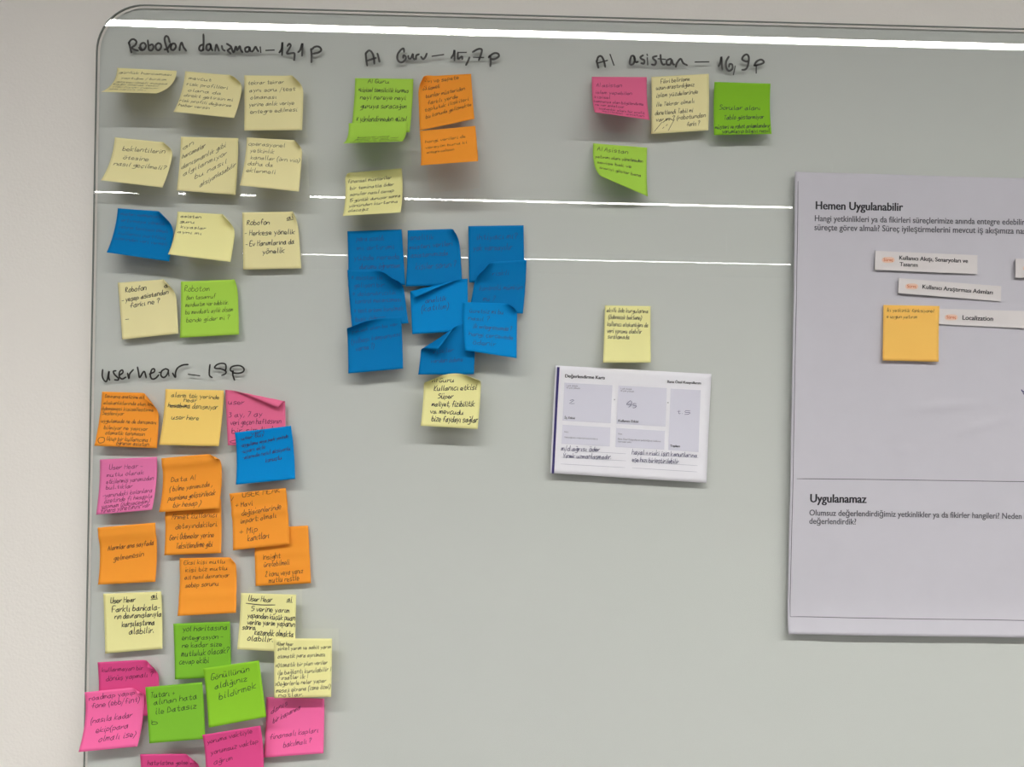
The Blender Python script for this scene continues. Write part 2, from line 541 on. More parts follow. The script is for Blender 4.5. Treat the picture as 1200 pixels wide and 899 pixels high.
class Sheet:
    def __init__(s, tl, tr, br, bl, ll, lr, base=0.6, k=0.45, curls=(), crease=(), lt=(0, 0), size=76.0, sizey=76.0, wav=0.0):
        mm = 0.001
        s.P0, s.Q0 = P(*tl, (base + lt[0]) * mm), P(*tr, (base + lt[1]) * mm)
        s.P2, s.Q2 = P(*bl, (base + ll) * mm), P(*br, (base + lr) * mm)
        ax = (s.Q0 - s.P0)
        ax.y = 0
        ax.normalize()
        dn = Vector((ax.z, 0, -ax.x))
        if dn.z > 0:
            dn = -dn
        s.P1 = s.P0 + dn * (k * (s.P2 - s.P0).length)
        s.Q1 = s.Q0 + dn * (k * (s.Q2 - s.Q0).length)
        # blend toward straight side when the sheet hardly lifts
        for (a, b, c, l_) in ((s.P0, 'P1', s.P2, ll), (s.Q0, 'Q1', s.Q2, lr)):
            f = min(1.0, abs(l_) / 14.0)
            st = a + (c - a) * k
            st.y = a.y
            setattr(s, b, st.lerp(getattr(s, b), f))
        if lt != (0, 0):
            s.P1.y = s.Q1.y = -base * mm
        s.curls, s.crease, s.W, s.H, s.wav = curls, crease, size, sizey, wav
        s.ph = (tl[0] * 0.37 + tl[1] * 0.11) % 6.28

    def S(s, a, t):
        def bez(p0, p1, p2):
            return p0 * ((1 - t) ** 2) + p1 * (2 * t * (1 - t)) + p2 * (t * t)
        return bez(s.P0, s.P1, s.P2).lerp(bez(s.Q0, s.Q1, s.Q2), a)

    def pos(s, x, y, off=0.0):
        """x, y in millimetres from the sheet's top-left corner"""
        w = off
        for (cx, cy, da, db, r, mxa) in s.curls:
            # fold line through points da along the horizontal and db along the vertical edge from the corner
            X = x if cx == 0 else s.W - x
            Y = y if cy == 0 else s.H - y
            l_ = math.hypot(da, db)
            nx, ny = db / l_, da / l_
            c = da * nx
            d = c - (X * nx + Y * ny)
            if d > 0:
                th = min(d / r, mxa)
                ex = d - r * th
                X2 = X + nx * d - nx * (r * math.sin(th) + ex * math.cos(th))
                Y2 = Y + ny * d - ny * (r * math.sin(th) + ex * math.cos(th))
                # the print side keeps its offset along the turned normal
                w = w * math.cos(th) + r * (1 - math.cos(th)) + ex * math.sin(th)
                if off:
                    X2 += nx * off * math.sin(th)
                    Y2 += ny * off * math.sin(th)
                x = X2 if cx == 0 else s.W - X2
                y = Y2 if cy == 0 else s.H - Y2
        a, t = x / s.W, y / s.H
        for (tc, tw, amp) in s.crease:
            w += amp * max(0.0, 1 - abs(t - tc) / tw)
        if s.wav:
            w += s.wav * math.sin(math.pi * min(1, max(0, t))) * math.sin(a * 3.1 + s.ph)
        p = s.S(a, t)
        e = 0.02
        nrm = (s.S(a + e, t) - s.S(a - e, t)).cross(s.S(a, t + e) - s.S(a, t - e))
        nrm.normalize()
        if nrm.y > 0:
            nrm = -nrm
        return p + nrm * (w * 0.001)


def clearance(sh, N_=22):
    need = 0.0
    for i in range(N_ + 1):
        for j in range(N_ + 1):
            p = sh.pos(sh.W * i / N_, sh.H * j / N_)
            c = cell(p)
            for dx in (-1, 0, 1):
                for dz in (-1, 0, 1):
                    h = HG.get((c[0] + dx, c[1] + dz))
                    if h is not None:
                        need = max(need, h - (-p.y))
    return need * 1000


def stamp(sh, N_=40):
    for i in range(N_ + 1):
        for j in range(N_ + 1):
            p = sh.pos(sh.W * i / N_, sh.H * j / N_)
            c = cell(p)
            HG[c] = max(HG.get(c, -1), -p.y)


def sheet_mesh(sh, name, mat, parent, N_=20, th=0.12):
    vs, fs = [], []
    for o_ in (0.0, -th):
        for j in range(N_ + 1):
            for i in range(N_ + 1):
                vs.append(sh.pos(sh.W * i / N_, sh.H * j / N_, o_ + 1e-6))
    K = (N_ + 1) ** 2
    for j in range(N_):
        for i in range(N_):
            a = j * (N_ + 1) + i
            fs.append((a, a + N_ + 1, a + N_ + 2, a + 1))
            fs.append((K + a, K + a + 1, K + a + N_ + 2, K + a + N_ + 1))
    rim = [i for i in range(N_ + 1)] + [(j + 1) * (N_ + 1) + N_ for j in range(N_)] + \
          [N_ * (N_ + 1) + i for i in range(N_ - 1, -1, -1)] + [j * (N_ + 1) for j in range(N_ - 1, 0, -1)]
    for a, b in zip(rim, rim[1:] + rim[:1]):
        fs.append((a, b, K + b, K + a))
    o = obj(name, vs, fs, mat, parent, smooth=False)
    for p in o.data.polygons[:2 * N_ * N_]:
        p.use_smooth = True
    return o


INK = dict(yellow='ink_pencil', pale='ink_black', canary='ink_pencil', gold='ink_pencil', amber='ink_brown', orange='ink_brown',
           lime='ink_green', green='ink_green', leaf='ink_green', blue='ink_blue', azure='ink_blue', pink='ink_purple',
           rose='ink_purple', hot='ink_purple', magenta='ink_purple')


def note(col, tl, tr, br, bl, ll, lr, label, lines, group, h=4.6, w=0.75, ink=None, marks=(), **kw):
    rnd = random.Random(int(tl[0] * 31 + tl[1] * 7))
    kw.setdefault('wav', 0.35)
    base = 0.5
    sh = Sheet(tl, tr, br, bl, ll, lr, base=base, **kw)
    for _ in range(5):
        nd = clearance(sh)
        if nd < 0.05:
            break
        base += nd + 0.45
        sh = Sheet(tl, tr, br, bl, ll, lr, base=base, **kw)
    stamp(sh)
    root = empty('sticky_note', (sh.P0 + sh.Q0) / 2, label, 'sticky note', group)
    sheet_mesh(sh, 'note_sheet', M['paper_' + col], root)
    vs, fs = [], []
    for ln in lines:
        x0, y, x1, t = ln[:4]
        sl = ln[4] if len(ln) > 4 else 0.0
        hh = ln[5] if len(ln) > 5 else h
        hand(t, x0 * sh.W / 100, x1 * sh.W / 100, y * sh.H / 100, hh * 0.86 * sh.H / 100, w * 0.8, vs, fs, rnd, sl)
    for st in marks:
        ribbon(smooth_line([(a * sh.W / 100, b * sh.H / 100) for a, b in st], 3), w, vs, fs)
    V = []
    for (x, y) in vs:
        V.append(sh.pos(min(max(x, 0.5), sh.W - .5), min(max(y, 0.5), sh.H - .5), 0.16))
    if V:
        obj('handwriting', V, fs, M[ink or INK[col]], root)
    return root, sh, base


NOTES = []
exec_notes = NOTES.append
g1 = 'yellow and blue notes under the first heading'
g2 = 'notes under the second heading'
g3 = 'notes under the third heading'
g4 = 'notes under the lower left heading'


def TRc(a=20, b=15, r=13, m_=1.3):
    return (1, 0, a * 1.35, b * 1.35, r * 0.55, 1.65)


def TLc(a=20, b=15, r=13, m_=1.3):
    if m_ > 2:
        return (0, 0, a, b, r, m_)
    return (0, 0, a * 1.45, b * 1.3, r * 0.5, 1.65)


# first heading --------------------------------------------------------------
note('yellow', (137.5, 79.5), (207, 83), (183, 109.5), (118.7, 107.5), 46, 44,
     'yellow sticky note curling far out at the bottom, top left of the board', [
         (4, 16, 92, 'günlük harcaması'), (10, 34, 86, 'yaptığım / birikim'), (5, 50, 92, 'gösterilmeli maaşa'), (3, 60, 80, 'bağlı olarak nasıl'),
         (6, 72, 84, 'ilerliyor rapor'), (5, 84, 70, 'gelsin mi')], g1, k=0.34)
note('yellow', (217, 83.5), (285, 89.5), (274.3, 138.3), (203.3, 131), 27, 27,
     'yellow sticky note with curled top right corner, second in the top row', [
         (8, 17, 46, 'mevcut'), (6, 31, 76, 'risk profilleri'), (10, 45, 66, 'olana da'), (6, 58, 88, 'direkt getirsin mi'), (2, 72, 88, 'risk profili değişirse'),
         (3, 84, 54, 'haber versin')], g1, curls=[TRc(20, 16, 10, 1.5)])
note('yellow', (286.3, 88.3), (355.5, 89), (354, 152.5), (286.3, 153), 8, 8,
     'yellow sticky note reading tekrar tekrar, right end of the top row under the first heading', [
         (6, 18, 66, 'tekrar tekrar', -.05), (8, 32, 86, 'aynı soru /test', -.05), (10, 45, 54, 'olmaması', -.04), (8, 58, 84, 'yerine anlık veriye', -.05),
         (10, 71, 90, 'entegre edilmesi', -.06)], g1, curls=[TRc(18, 20, 12, 1.3)])
note('yellow', (134.5, 161), (204, 168), (190.3, 219.8), (118.3, 211.3), 30, 26,
     'yellow sticky note ending in gecilmeli with a question mark, left end of the second row', [
         (16, 26, 86, 'beklentilerin', -.03, 6.5), (20, 44, 62, 'ötesine', 0, 5.5), (8, 60, 94, 'nasıl geçilmeli?', 0, 6)], g1, h=5.5, w=0.9, curls=[TRc(16, 16, 11, 1.2)])
note('yellow', (212, 160.3), (279.3, 162), (276, 228.5), (207, 223), 14, 10,
     'yellow sticky note with handwriting running diagonally uphill, middle of the second row', [
         (4, 25, 22, 'an', -.55, 6), (4, 42, 42, 'harcamalar', -.6, 5.5), (4, 62, 78, 'danışmanlık gibi', -.62, 5.5), (8, 74, 80, 'algılanmıyor', -.6, 5.5),
         (28, 78, 80, 'bu nasıl', -.6, 5.5), (38, 92, 96, 'aksiyonlaşabilir', -.7, 5.5)], g1)
note('yellow', (289.3, 161), (355, 165), (350.3, 224.5), (281, 217.3), 18, 14,
     'yellow sticky note with five short lines, right end of the second row', [
         (4, 16, 68, 'operasyonel'), (8, 30, 50, 'yetkinlik'), (10, 44, 96, 'kanallar (örn vio)'), (6, 57, 50, 'daha da'), (6, 71, 56, 'eklenmeli')], g1,
     h=5.2, curls=[TRc(14, 16, 10, 1.2)])
note('blue', (138, 244), (205.5, 249), (198.3, 306.5), (125, 295.8), 26, 22,
     'blue sticky note with curled corner, the only blue one below the first heading', [
         (6, 14, 76, 'müşteri memnuniyeti'), (8, 28, 84, 'artırmaya yönelik'), (6, 43, 90, 'yatırım tavsiyesi olmalı'), (8, 57, 88, 'kullanıcı portföyü'),
         (4, 69, 92, 'üzerinden veri vermeli')], g1, curls=[TRc(24, 28, 18, 1.3)])
note('pale', (208, 248), (277, 252), (270, 307), (197, 298), 26, 20,
     'pale yellow sticky note with four small words at the top, right of the blue note', [
         (6, 12, 40, 'asistan', 0, 4), (6, 24, 30, 'guru', 0, 4), (8, 36, 50, 'kıyaslar', 0, 4), (4, 48, 44, 'aynı mı', 0, 4)], g1, w=0.9, curls=[TRc(18, 26, 12, 1.3)])
note('yellow', (284, 249), (348.5, 248), (353, 314.5), (285, 316), 4, 4,
     'yellow sticky note in black pen, two dash points, right end of third row', [
         (8, 24, 48, 'Robofon', -.02, 6), (3, 43, 92, '- Herkese yönelik', -.02, 5.5), (5, 62, 90, '- Ev Hanımlarına da', -.04, 5.5), (34, 75, 72, 'yönelik', -.04, 5.5),
         (80, 15, 92, 'ai', -.2, 5)], g1, w=1.15, ink='ink_black', curls=[TRc(10, 26, 14, 0.9)], marks=[[(80, 17), (92, 15)]])
note('yellow', (138, 331.5), (205, 326.5), (209, 391), (143, 398), 6, 5,
     'yellow sticky note in black pen, left of the pair above the lower left heading', [
         (12, 19, 48, 'Robofon', -.04, 6), (4, 37, 86, '- yeşep asistandan', -.1, 5.5), (18, 48, 70, 'farkı ne ?', -.08, 5.5), (8, 70, 13, '-'),
         (80, 16, 92, 'ai', -.1, 6)], g1, w=1.15, ink='ink_black', curls=[TRc(16, 24, 13, 1.2)])
note('lime', (212, 330), (278, 327.5), (280, 392), (210.8, 396), 6, 5,
     'lime green sticky note, right one of the pair above the lower left heading', [
         (6, 20, 50, 'Robotom', 0, 7), (10, 35, 60, 'Ben tasarruf', -.02, 5), (8, 48, 82, 'mevduatım var edebilir.', -.02, 5), (8, 61, 90, 'bu mevduatı aylık olsam', -.02, 5),
         (10, 75, 84, 'bende gider mi ?', -.02, 5)], g1, curls=[TRc(6, 20, 10, 0.8)])
# second heading -------------------------------------------------------------
note('lime', (416.2, 91.5), (484.5, 92.5), (480, 155), (411, 158), 10, 8,
     'lime green sticky note, upper of the overlapping pair under the second heading', [
         (22, 9, 58, 'AI Guru', 0, 5), (6, 25, 92, '*kişisel temsilcilik kurmuş', .02, 5), (10, 39, 88, 'neyi nereye neyi', .02, 5.5), (12, 55, 90, 'guruya soracağım', .02, 5.5),
         (6, 78, 92, '* yönlendirmeden güzel', .02, 5.8)], g2, w=0.95)
note('lime', (408.5, 144.5), (476.5, 142), (471.5, 165.5), (402, 168), 46, 45,
     'lime green sticky note jutting out almost flat, below the other lime green note', [
         (18, 62, 72, 'başarılı bir yatırım'), (16, 72, 88, 'geçmişi var ama yeni'), (14, 82, 86, 'fikirler ile daha iyi'), (10, 92, 92, 'cevap alır mı bilemedim')], g2, k=0.34)
note('orange', (489, 90), (552, 86.5), (555.8, 139.3), (491.7, 153), 22, 24,
     'orange sticky note with curled top left corner, upper of the orange pair', [
         (10, 14, 76, 'fon ve sepete', -.08), (8, 26, 40, 'dönüşmeli', -.08), (14, 41, 86, 'bunlar müşteriden', -.12), (16, 54, 72, 'farklı yerde', -.12),
         (10, 67, 92, 'topluluk ilişkileri', -.14), (12, 80, 96, 'bu konuda gelişmekte', -.14)], g2, w=0.85, curls=[TLc(20, 28, 20, 1.2)])
note('orange', (491.8, 153.5), (557, 147.5), (560.3, 188.8), (493, 193.8), 44, 42,
     'orange sticky note bent outward at the bottom, lower of the orange pair near the top', [
         (8, 30, 80, 'hangi verileri de', -.06), (8, 46, 82, 'vereyim buna ki', -.06), (10, 60, 58, 'entegre çalışsın', -.05)], g2, k=0.4)
note('canary', (404, 203), (470.7, 197.3), (469.3, 249), (401.7, 253), 34, 32,
     'yellow sticky note above the cluster of blue notes', [
         (4, 22, 80, 'finansal müşteriler', -.03), (8, 37, 84, 'bir teminatla öder', -.03), (8, 51, 84, 'sorular nasıl cevap', -.03), (8, 66, 96, '15 günlük duruyor sonra', -.05),
         (8, 79, 92, 'yönünden kurtarma', -.05), (8, 91, 42, 'olacağız', -.05)], g2, w=0.85, ink='ink_black', curls=[TLc(10, 12, 9, 1.2)])
note('blue', (407, 271), (470.7, 268.8), (475, 334), (408, 336), 4, 5,
     'blue sticky note, top left of the blue cluster', [(16, 18, 66, 'para azaldı', 0, 6), (16, 34, 84, 'mı artırımı', 0, 6), (10, 52, 92, 'yüzde nerede', 0, 6), (20, 68, 92, 'durumu öğrensem', 0, 6)], g2, w=1.0, k=.5, lt=(5, 5))
note('blue', (477.6, 270), (538, 268), (542, 334), (475.4, 335.7), 6, 7,
     'blue sticky note with slanted upper corner, top middle of the blue cluster', [(4, 18, 50, 'analitik', 0, 6), (4, 36, 86, 'müşteri verileri', -.06, 6), (6, 51, 76, 'asistanımızda', -.04, 5.5), (16, 72, 90, 'kişiler sorun ?', -.04, 7)], g2, w=1.0,
     curls=[TRc(14, 26, 16, 1.2)], lt=(2, 4))
note('blue', (548.8, 265), (613.6, 264), (614.7, 330), (549.6, 331), 4, 4,
     'blue sticky note, top right of the blue cluster', [(14, 26, 88, 'ihtiyacı mı?', -.02, 7), (8, 46, 78, 'yok varsayılır', -.02, 6.5)], g2, w=1.1, lt=(3, 4))
note('blue', (407, 316.5), (472, 316), (478.7, 378.8), (412.5, 384.5), 8, 10,
     'blue sticky note with curled top right corner, left end of the cluster middle row', [
         (6, 18, 62, '* asistan ile', 0, 5.5), (10, 32, 64, 'gelişen bir', 0, 5.5), (6, 47, 84, '* dolandırıcılık', 0, 5), (10, 60, 92, 'kontrol mekanizması', 0, 5), (6, 76, 94, '* test ortamı kurulmalı', 0, 5),
         (8, 90, 60, 'bak öğren', 0, 5)], g2, w=0.9, curls=[TRc(38, 30, 26, 1.3)], lt=(4, 7))
note('blue', (558, 308), (617, 304.5), (612.8, 367.6), (549, 366), 6, 6,
     'blue sticky note with curled top left corner, right end of the cluster middle row', [
         (34, 28, 66, 'riskli', 0, 6), (12, 58, 94, 'kontrolü mümkün', -.02, 6), (22, 78, 44, 'mü ?', 0, 6)], g2, w=1.0, curls=[TLc(24, 36, 22, 1.3)], lt=(6, 6))
note('azure', (480, 328), (548, 326.5), (548, 388), (483, 391.6), 5, 6,
     'blue sticky note with its top edge folded forward, centre of the cluster', [(26, 46, 62, 'analitik', -.1, 6), (18, 62, 66, '(katılım)', -.1, 7)], g2, w=1.1, curls=[(0, 0, 86, 21, 3.0, 2.6)])
note('blue', (406, 374), (470, 371), (472.3, 432), (408, 437.8), 8, 7,
     'blue sticky note with bowed top edge, bottom left of the cluster', [(8, 28, 92, 'yüksek olan bu var', -.12, 5), (6, 48, 96, '(yılbaşı kampanyası', -.1, 6), (14, 62, 48, 'varsa ?)', -.1, 6)], g2, w=1.0, curls=[TLc(48, 20, 22, 1.3)], lt=(6, 5))
note('blue', (494, 389), (556, 377), (555.3, 438.8), (490, 439), 4, 4,
     'dark blue sticky note with folded-down pointed corner, bottom middle of the cluster', [(24, 56, 60, 'riskler', 0, 6), (20, 76, 78, 'vardan ödeme', 0, 5.5)], g2, w=1.0, curls=[TLc(62, 40, 5, 2.5)])
note('azure', (542.7, 354), (606.5, 356), (605.5, 419.8), (545, 410.5), 14, 14,
     'blue sticky note in front of its neighbours, bottom right of the cluster', [
         (12, 22, 74, 'ücretsiz mi bu', 0, 5.5), (10, 38, 48, 'nasıl ?', 0, 6), (18, 54, 90, 'ilk entegrasyonda ?', -.02, 5.5), (10, 70, 92, 'hangi çerçevede', -.02, 5.5), (16, 86, 60, 'ödenir', -.04, 6)], g2, w=1.0,
     curls=[TRc(18, 16, 12, 1.2)])
note('canary', (497, 439), (564, 436.5), (559.7, 503), (493, 499), 7, 6,
     'yellow sticky note in thick black pen hanging below the blue cluster', [
         (14, 17, 52, 'AI Guru', 0, 5.5), (18, 34, 92, 'Kullanıcı etkisi', -.02, 6.5), (26, 49, 52, 'Süper', 0, 6), (16, 64, 90, 'maliyet, fizibilitik', -.02, 6), (14, 77, 72, 'vs. mevcudu', 0, 5.5),
         (18, 91, 98, 'bize faydayı sağlar', -.02, 6)], g2, w=1.3, ink='ink_black', curls=[TLc(32, 17, 14, 1.2), TRc(34, 16, 14, 1.2)])
# third heading --------------------------------------------------------------
note('rose', (693.6, 90), (758, 90.4), (761.4, 140.6), (697, 131.5), 36, 30,
     'pink sticky note, left of the three notes in a row under the third heading', [
         (8, 20, 54, 'AI asistan', 0, 5), (6, 36, 72, 'işlem yapabilen'), (4, 48, 32, 'kişisel'), (2, 60, 92, 'kampanya olan bilgilendirme'), (4, 71, 56, 'ne var anlatıyor'), (10, 84, 92, 'uzmanlık alanı bir profil'),
         (14, 93, 90, 'seçilmesi  asistan')], g3, k=.5, lt=(4, 4))
note('yellow', (763.2, 90.2), (830.7, 86.5), (830, 152.7), (763, 157), 9, 8,
     'yellow sticky note with two ticks drawn at its foot, under the third heading', [
         (16, 13, 66, 'Fikri belirleme', -.05), (8, 24, 74, 'uzun araştırdığımız', -.04), (8, 38, 80, 'işlem yüzdelerinde', -.04), (8, 54, 74, 'ile Tekrar olmalı', -.04), (6, 69, 72, 'denetlendi Tabii mi', -.03),
         (8, 80, 94, 'var mı ? (robotundan', -.03), (62, 91, 84, 'farkı ?', -.03)], g3, w=0.9,
     marks=[[(6, 96), (18, 82)], [(30, 96), (40, 78)], [(20, 82), (30, 76), (38, 80)], [(20, 92), (22, 90)], [(26, 88), (28, 86)]])
note('green', (837.3, 96), (903, 98), (904.2, 157), (836.8, 158.3), 12, 12,
     'bright green sticky note at the right end of the row under the third heading', [
         (10, 53, 82, 'Sorular alanı', 0, 5.5), (18, 72, 88, 'Tablo göstermiyor', -.03, 5.5), (2, 89, 98, 'müşteri ve robot anlamlandırır', -.02, 5), (14, 97, 96, 'yorumlayıp bilgiyi nasıl', 0, 4.5)], g3, w=0.95, ink='ink_black', lt=(4, 4))
note('lime', (695.2, 168), (758.5, 173), (759.2, 230.3), (704, 206.3), 44, 12,
     'lime green sticky note twisted outward, alone in the second row under the third heading', [
         (8, 15, 64, 'AI Asistan', .04, 6), (4, 33, 92, 'yatırımı olanı yönetmeden'), (6, 48, 70, 'sevişe bak ve'), (8, 64, 88, 'öneriyi göster bana')], g3, w=0.9, ink='ink_black')
note('canary', (708.8, 358), (762.5, 358.8), (762.7, 425), (706.7, 425), 12, 10,
     'narrow yellow sticky note above the white score card', [
         (4, 12, 94, 'akıllı öde kurgulanma', .02, 5), (8, 25, 80, '(ödenecek bekleme)', .02, 5), (6, 38, 94, 'kullanıcı alışkanlığını da', .02, 5), (6, 50, 80, 'veri yorumu olabilir', .02, 5), (8, 60, 54, 'sıralamada', .02, 5)],
     'notes beside printed papers', w=0.85, ink='ink_black', size=60.0)
# lower left heading ---------------------------------------------------------
note('orange', (119.5, 459), (187, 461), (184, 525.3), (110.5, 522.5), 12, 9,
     'orange sticky note with curled corner and circled star, just below the lower left heading', [
         (6, 12, 74, 'Davranış analizine ait'), (4, 25, 96, 'alışkanlıklarında olup, kredi'), (2, 36, 90, 'ödememesi kişiselleştirme'), (4, 45, 40, 'Sesleniyor'), (4, 59, 96, 'uygulamada ne de danışmanı'), (10, 71, 82, 'bilmiyor ne yapıyor'),
         (14, 80, 78, 'otomatik tanımasın'), (18, 90, 88, 'Uçup bir kullanıcıma !'), (34, 97, 86, 'öğrenim asistan')], g4, w=0.8, h=4.2, curls=[TRc(20, 28, 14, 1.3)],
     marks=[[(6, 86), (13, 86), (14, 93), (7, 95), (4, 90), (6, 86)]])
note('gold', (194, 456), (262.3, 457.5), (256.3, 523), (186.3, 521.3), 12, 9,
     'golden yellow sticky note with a crossed-out word, below the middle of the lower left heading', [
         (10, 15, 92, 'alarm tek yerinde', .03, 5.5), (32, 24, 54, 'hear', 0, 5), (6, 35, 90, 'hesabıma danışmıyor', .02, 6), (14, 56, 60, 'user here', .02, 5.5)], g4, w=1.0, ink='ink_pencil',
     marks=[[(8, 33), (20, 31), (40, 34)], [(8, 31), (24, 34), (40, 31)]])
note('rose', (264, 457), (334, 458), (335, 521), (267, 522), 6, 6,
     'pink sticky note with its top edge folded forward, partly behind a blue note', [
         (4, 28, 30, 'user', 0, 6), (4, 52, 60, '3 ay, 7 ay', -.04, 6), (6, 66, 92, 'veri geçen haftasının', -.04, 6), (8, 80, 84, 'bir şimdi de', -.04, 6), (4, 96, 40, 'ay', 0, 6)], g4, w=0.95,
     curls=[(1, 0, 82, 19, 3.0, 2.7)])
note('azure', (275, 507), (341, 499), (346, 561.3), (276.3, 568), 12, 9,
     'blue sticky note overlapping the pink one, the only blue note below the lower left heading', [
         (28, 9, 52, 'veri', -.08, 5), (6, 18, 50, '-user buy', -.1, 5), (8, 32, 92, '-uygulama veya park yerinde', -.1, 5), (8, 44, 50, '-uyarı ekle', -.1, 5), (10, 56, 94, '-alarmda nasıl aksiyonlu', -.1, 5), (50, 66, 78, 'konuştu', -.1, 5)],
     g4, w=1.0, ink='ink_navy', lt=(4, 4))
note('pink', (117, 538.5), (184, 535.5), (178, 597.5), (112.5, 603.3), 14, 20,
     'mauve pink sticky note with many lines, at the left under the circled star note', [
         (16, 21, 74, 'User Hear -', 0, 6), (12, 35, 76, 'mutlu olarak', -.02, 5), (12, 48, 94, 'etkilenmiş yanımızdan', -.03, 5), (12, 58, 58, 'bul...tıklar', 0, 5), (8, 72, 94, '-yanındaki kolonlara', -.04, 5), (12, 82, 96, 'özetinde fi hesapla', -.04, 5),
         (8, 91, 92, 'yapmam (ödeyeceğim)', -.04, 5), (8, 98, 94, 'finans yönetimini var', -.04, 5)], g4, w=0.9)
note('orange', (193, 586), (259, 585), (259, 648.3), (192.5, 650.8), 6, 6,
     'orange sticky note whose top is hidden behind the note with Data AI', [
         (12, 38, 92, 'Ahmet kullanıcı', -.04, 6), (18, 56, 92, 'detayındakileri.', -.04, 6), (8, 75, 86, 'Geri Ödemeler yerine', -.04, 6), (20, 90, 84, 'Taksitlendirme gibi', -.03, 6)], g4, w=1.0, crease=[(.36, .12, 1.6)], lt=(4, 4))
note('orange', (189, 537), (258, 531), (256.3, 596), (186.3, 600.3), 12, 12,
     'orange sticky note with Data AI written low, top edge bowed, under the golden note', [
         (14, 49, 54, 'Data AI', -.02, 6), (12, 66, 84, '( bilme yanımızda ,', -.06, 5.5), (12, 82, 90, 'puanlama geliştirilecek', -.06, 5.5), (22, 94, 68, 'bir hesap )', -.03, 5.5)], g4, w=0.95, crease=[(.14, .12, 2.2)], curls=[TRc(14, 10, 8, 1.0)], lt=(7, 8))
note('orange', (297.5, 619), (361, 616), (364.5, 683.5), (299.5, 687), 5, 4,
     'orange sticky note partly behind another, rightmost orange note in the lower left', [
         (14, 58, 46, 'Insight', -.04, 6), (16, 70, 62, 'üretebilmeli', -.04, 5.5), (18, 86, 86, '2 konu veya yanız', -.04, 5.5), (24, 96, 78, 'mutlu restle', -.03, 5.5)], g4, w=0.9, crease=[(.48, .1, 1.2), (.72, .08, .8)])
note('orange', (268.8, 578.5), (335, 572), (339, 638), (273, 645), 10, 7,
     'orange sticky note with two plus points, in front of the rightmost orange note', [
         (22, 10, 88, 'USER HEAR', -.05, 6), (8, 28, 38, '+ Mavi', -.05, 6), (18, 44, 88, 'değişkenlerinde', -.08, 6), (14, 58, 78, 'import: olmalı', -.08, 5.5), (12, 76, 44, '+ Mip', -.05, 6), (26, 88, 64, 'kanıtları', -.05, 6)],
     g4, w=1.05, crease=[(.4, .1, 1.8)], marks=[[(2, 14), (6, 8)]], lt=(6, 5))
note('orange', (114.3, 618.5), (182, 612.5), (182, 682), (114.8, 685.3), 10, 10,
     'orange sticky note with two lines in its middle, at the left edge of the board', [
         (14, 45, 94, 'Alarmlar ana sayfada', -.06, 5.5), (24, 63, 76, 'gelmemesin', -.08, 6)], g4, w=1.0, crease=[(.18, .16, 2.0)], lt=(7, 5))
note('orange', (210.3, 654), (276.5, 653), (276.5, 718.3), (208, 722), 10, 12,
     'orange sticky note with four lines at its top, just above the dark green note', [
         (8, 13, 80, 'Eksi kişi mutlu', -.02, 5), (10, 27, 84, 'kişi biz mutlu', -.03, 5), (8, 41, 86, 'ait nasıl davranıyor', -.03, 5), (10, 55, 68, 'sebep sorunu', -.03, 5)], g4, w=0.95, crease=[(.2, .15, 1.0), (.7, .12, 1.0)], curls=[TRc(8, 12, 8, 1.0)], lt=(3, 5))
note('canary', (121, 696), (189, 693.3), (190.3, 760.5), (123.3, 766), 6, 5,
     'yellow sticky note in thick black pen, left one of the two at the same height', [
         (12, 18, 54, 'User Hear', -.02, 6), (14, 34, 96, 'Farklı bankala-', 0, 6.5), (18, 46, 98, 'rın davranışlarıyla', 0, 6), (30, 60, 86, 'karşılaştırma', 0, 6), (42, 73, 84, 'alabilir.', 0, 6.5), (82, 12, 92, 'ai', 0, 6)], g4, w=1.35, ink='ink_black',
     marks=[[(82, 15), (93, 14)]])
note('canary', (282.5, 695), (347, 697), (345.8, 765), (277.8, 761), 6, 5,
     'yellow sticky note with underlined title in thick black pen, right one of the two', [
         (14, 15, 56, 'User Hear', .02, 6.5), (20, 34, 88, '5 verine yarım', 0, 6), (14, 46, 98, 'yapandan küçük puan', .02, 6), (14, 58, 98, 'verine yarım yapanın', 0, 6), (6, 67, 28, 'sonra', 0, 5.5), (28, 75, 96, 'kazandık olmakta', 0, 6),
         (16, 85, 60, 'olabilir.', 0, 6), (84, 13, 92, 'ai', 0, 6)], g4, w=1.3, ink='ink_black', marks=[[(10, 20), (36, 22), (62, 21)], [(83, 15), (93, 15)]])
note('leaf', (203, 731), (269.5, 728.5), (271, 793), (205, 796.5), 8, 7,
     'dark green sticky note, topmost of the three green notes in the lower left', [
         (16, 16, 94, 'yol haritasına', 0, 6.5), (14, 33, 86, 'entegrasyon -', 0, 6), (14, 47, 84, 'ne kadar size', 0, 6), (12, 63, 96, 'mutluluk olacak?', -.04, 6.5), (8, 76, 60, 'cevap ekibi', -.02, 6)], g4, w=1.1)
note('magenta', (114.3, 776.3), (184.5, 772.5), (185, 838), (115, 842), 8, 8,
     'magenta sticky note showing only its upper part, behind a hot pink note at left', [
         (6, 20, 74, 'kullanmayan bir', 0, 5.5), (12, 38, 90, 'dönüş yapmalı ?', -.05, 6)], g4, w=0.9, curls=[TRc(14, 22, 12, 1.3)], lt=(4, 5))
note('hot', (305, 800) if False else (312, 817), (380, 819), (379, 883), (309, 888), 9, 8,
     'hot pink sticky note below the densely written pale yellow note', [
         (8, 30, 36, 'danış', -.6, 6), (12, 46, 58, 'bir kapanma', -.55, 6), (8, 72, 90, 'finansalı kapları', -.12, 5.5), (32, 86, 78, 'bakılmalı ?', -.12, 5.5)], g4, w=0.85, k=.5, lt=(5, 5))
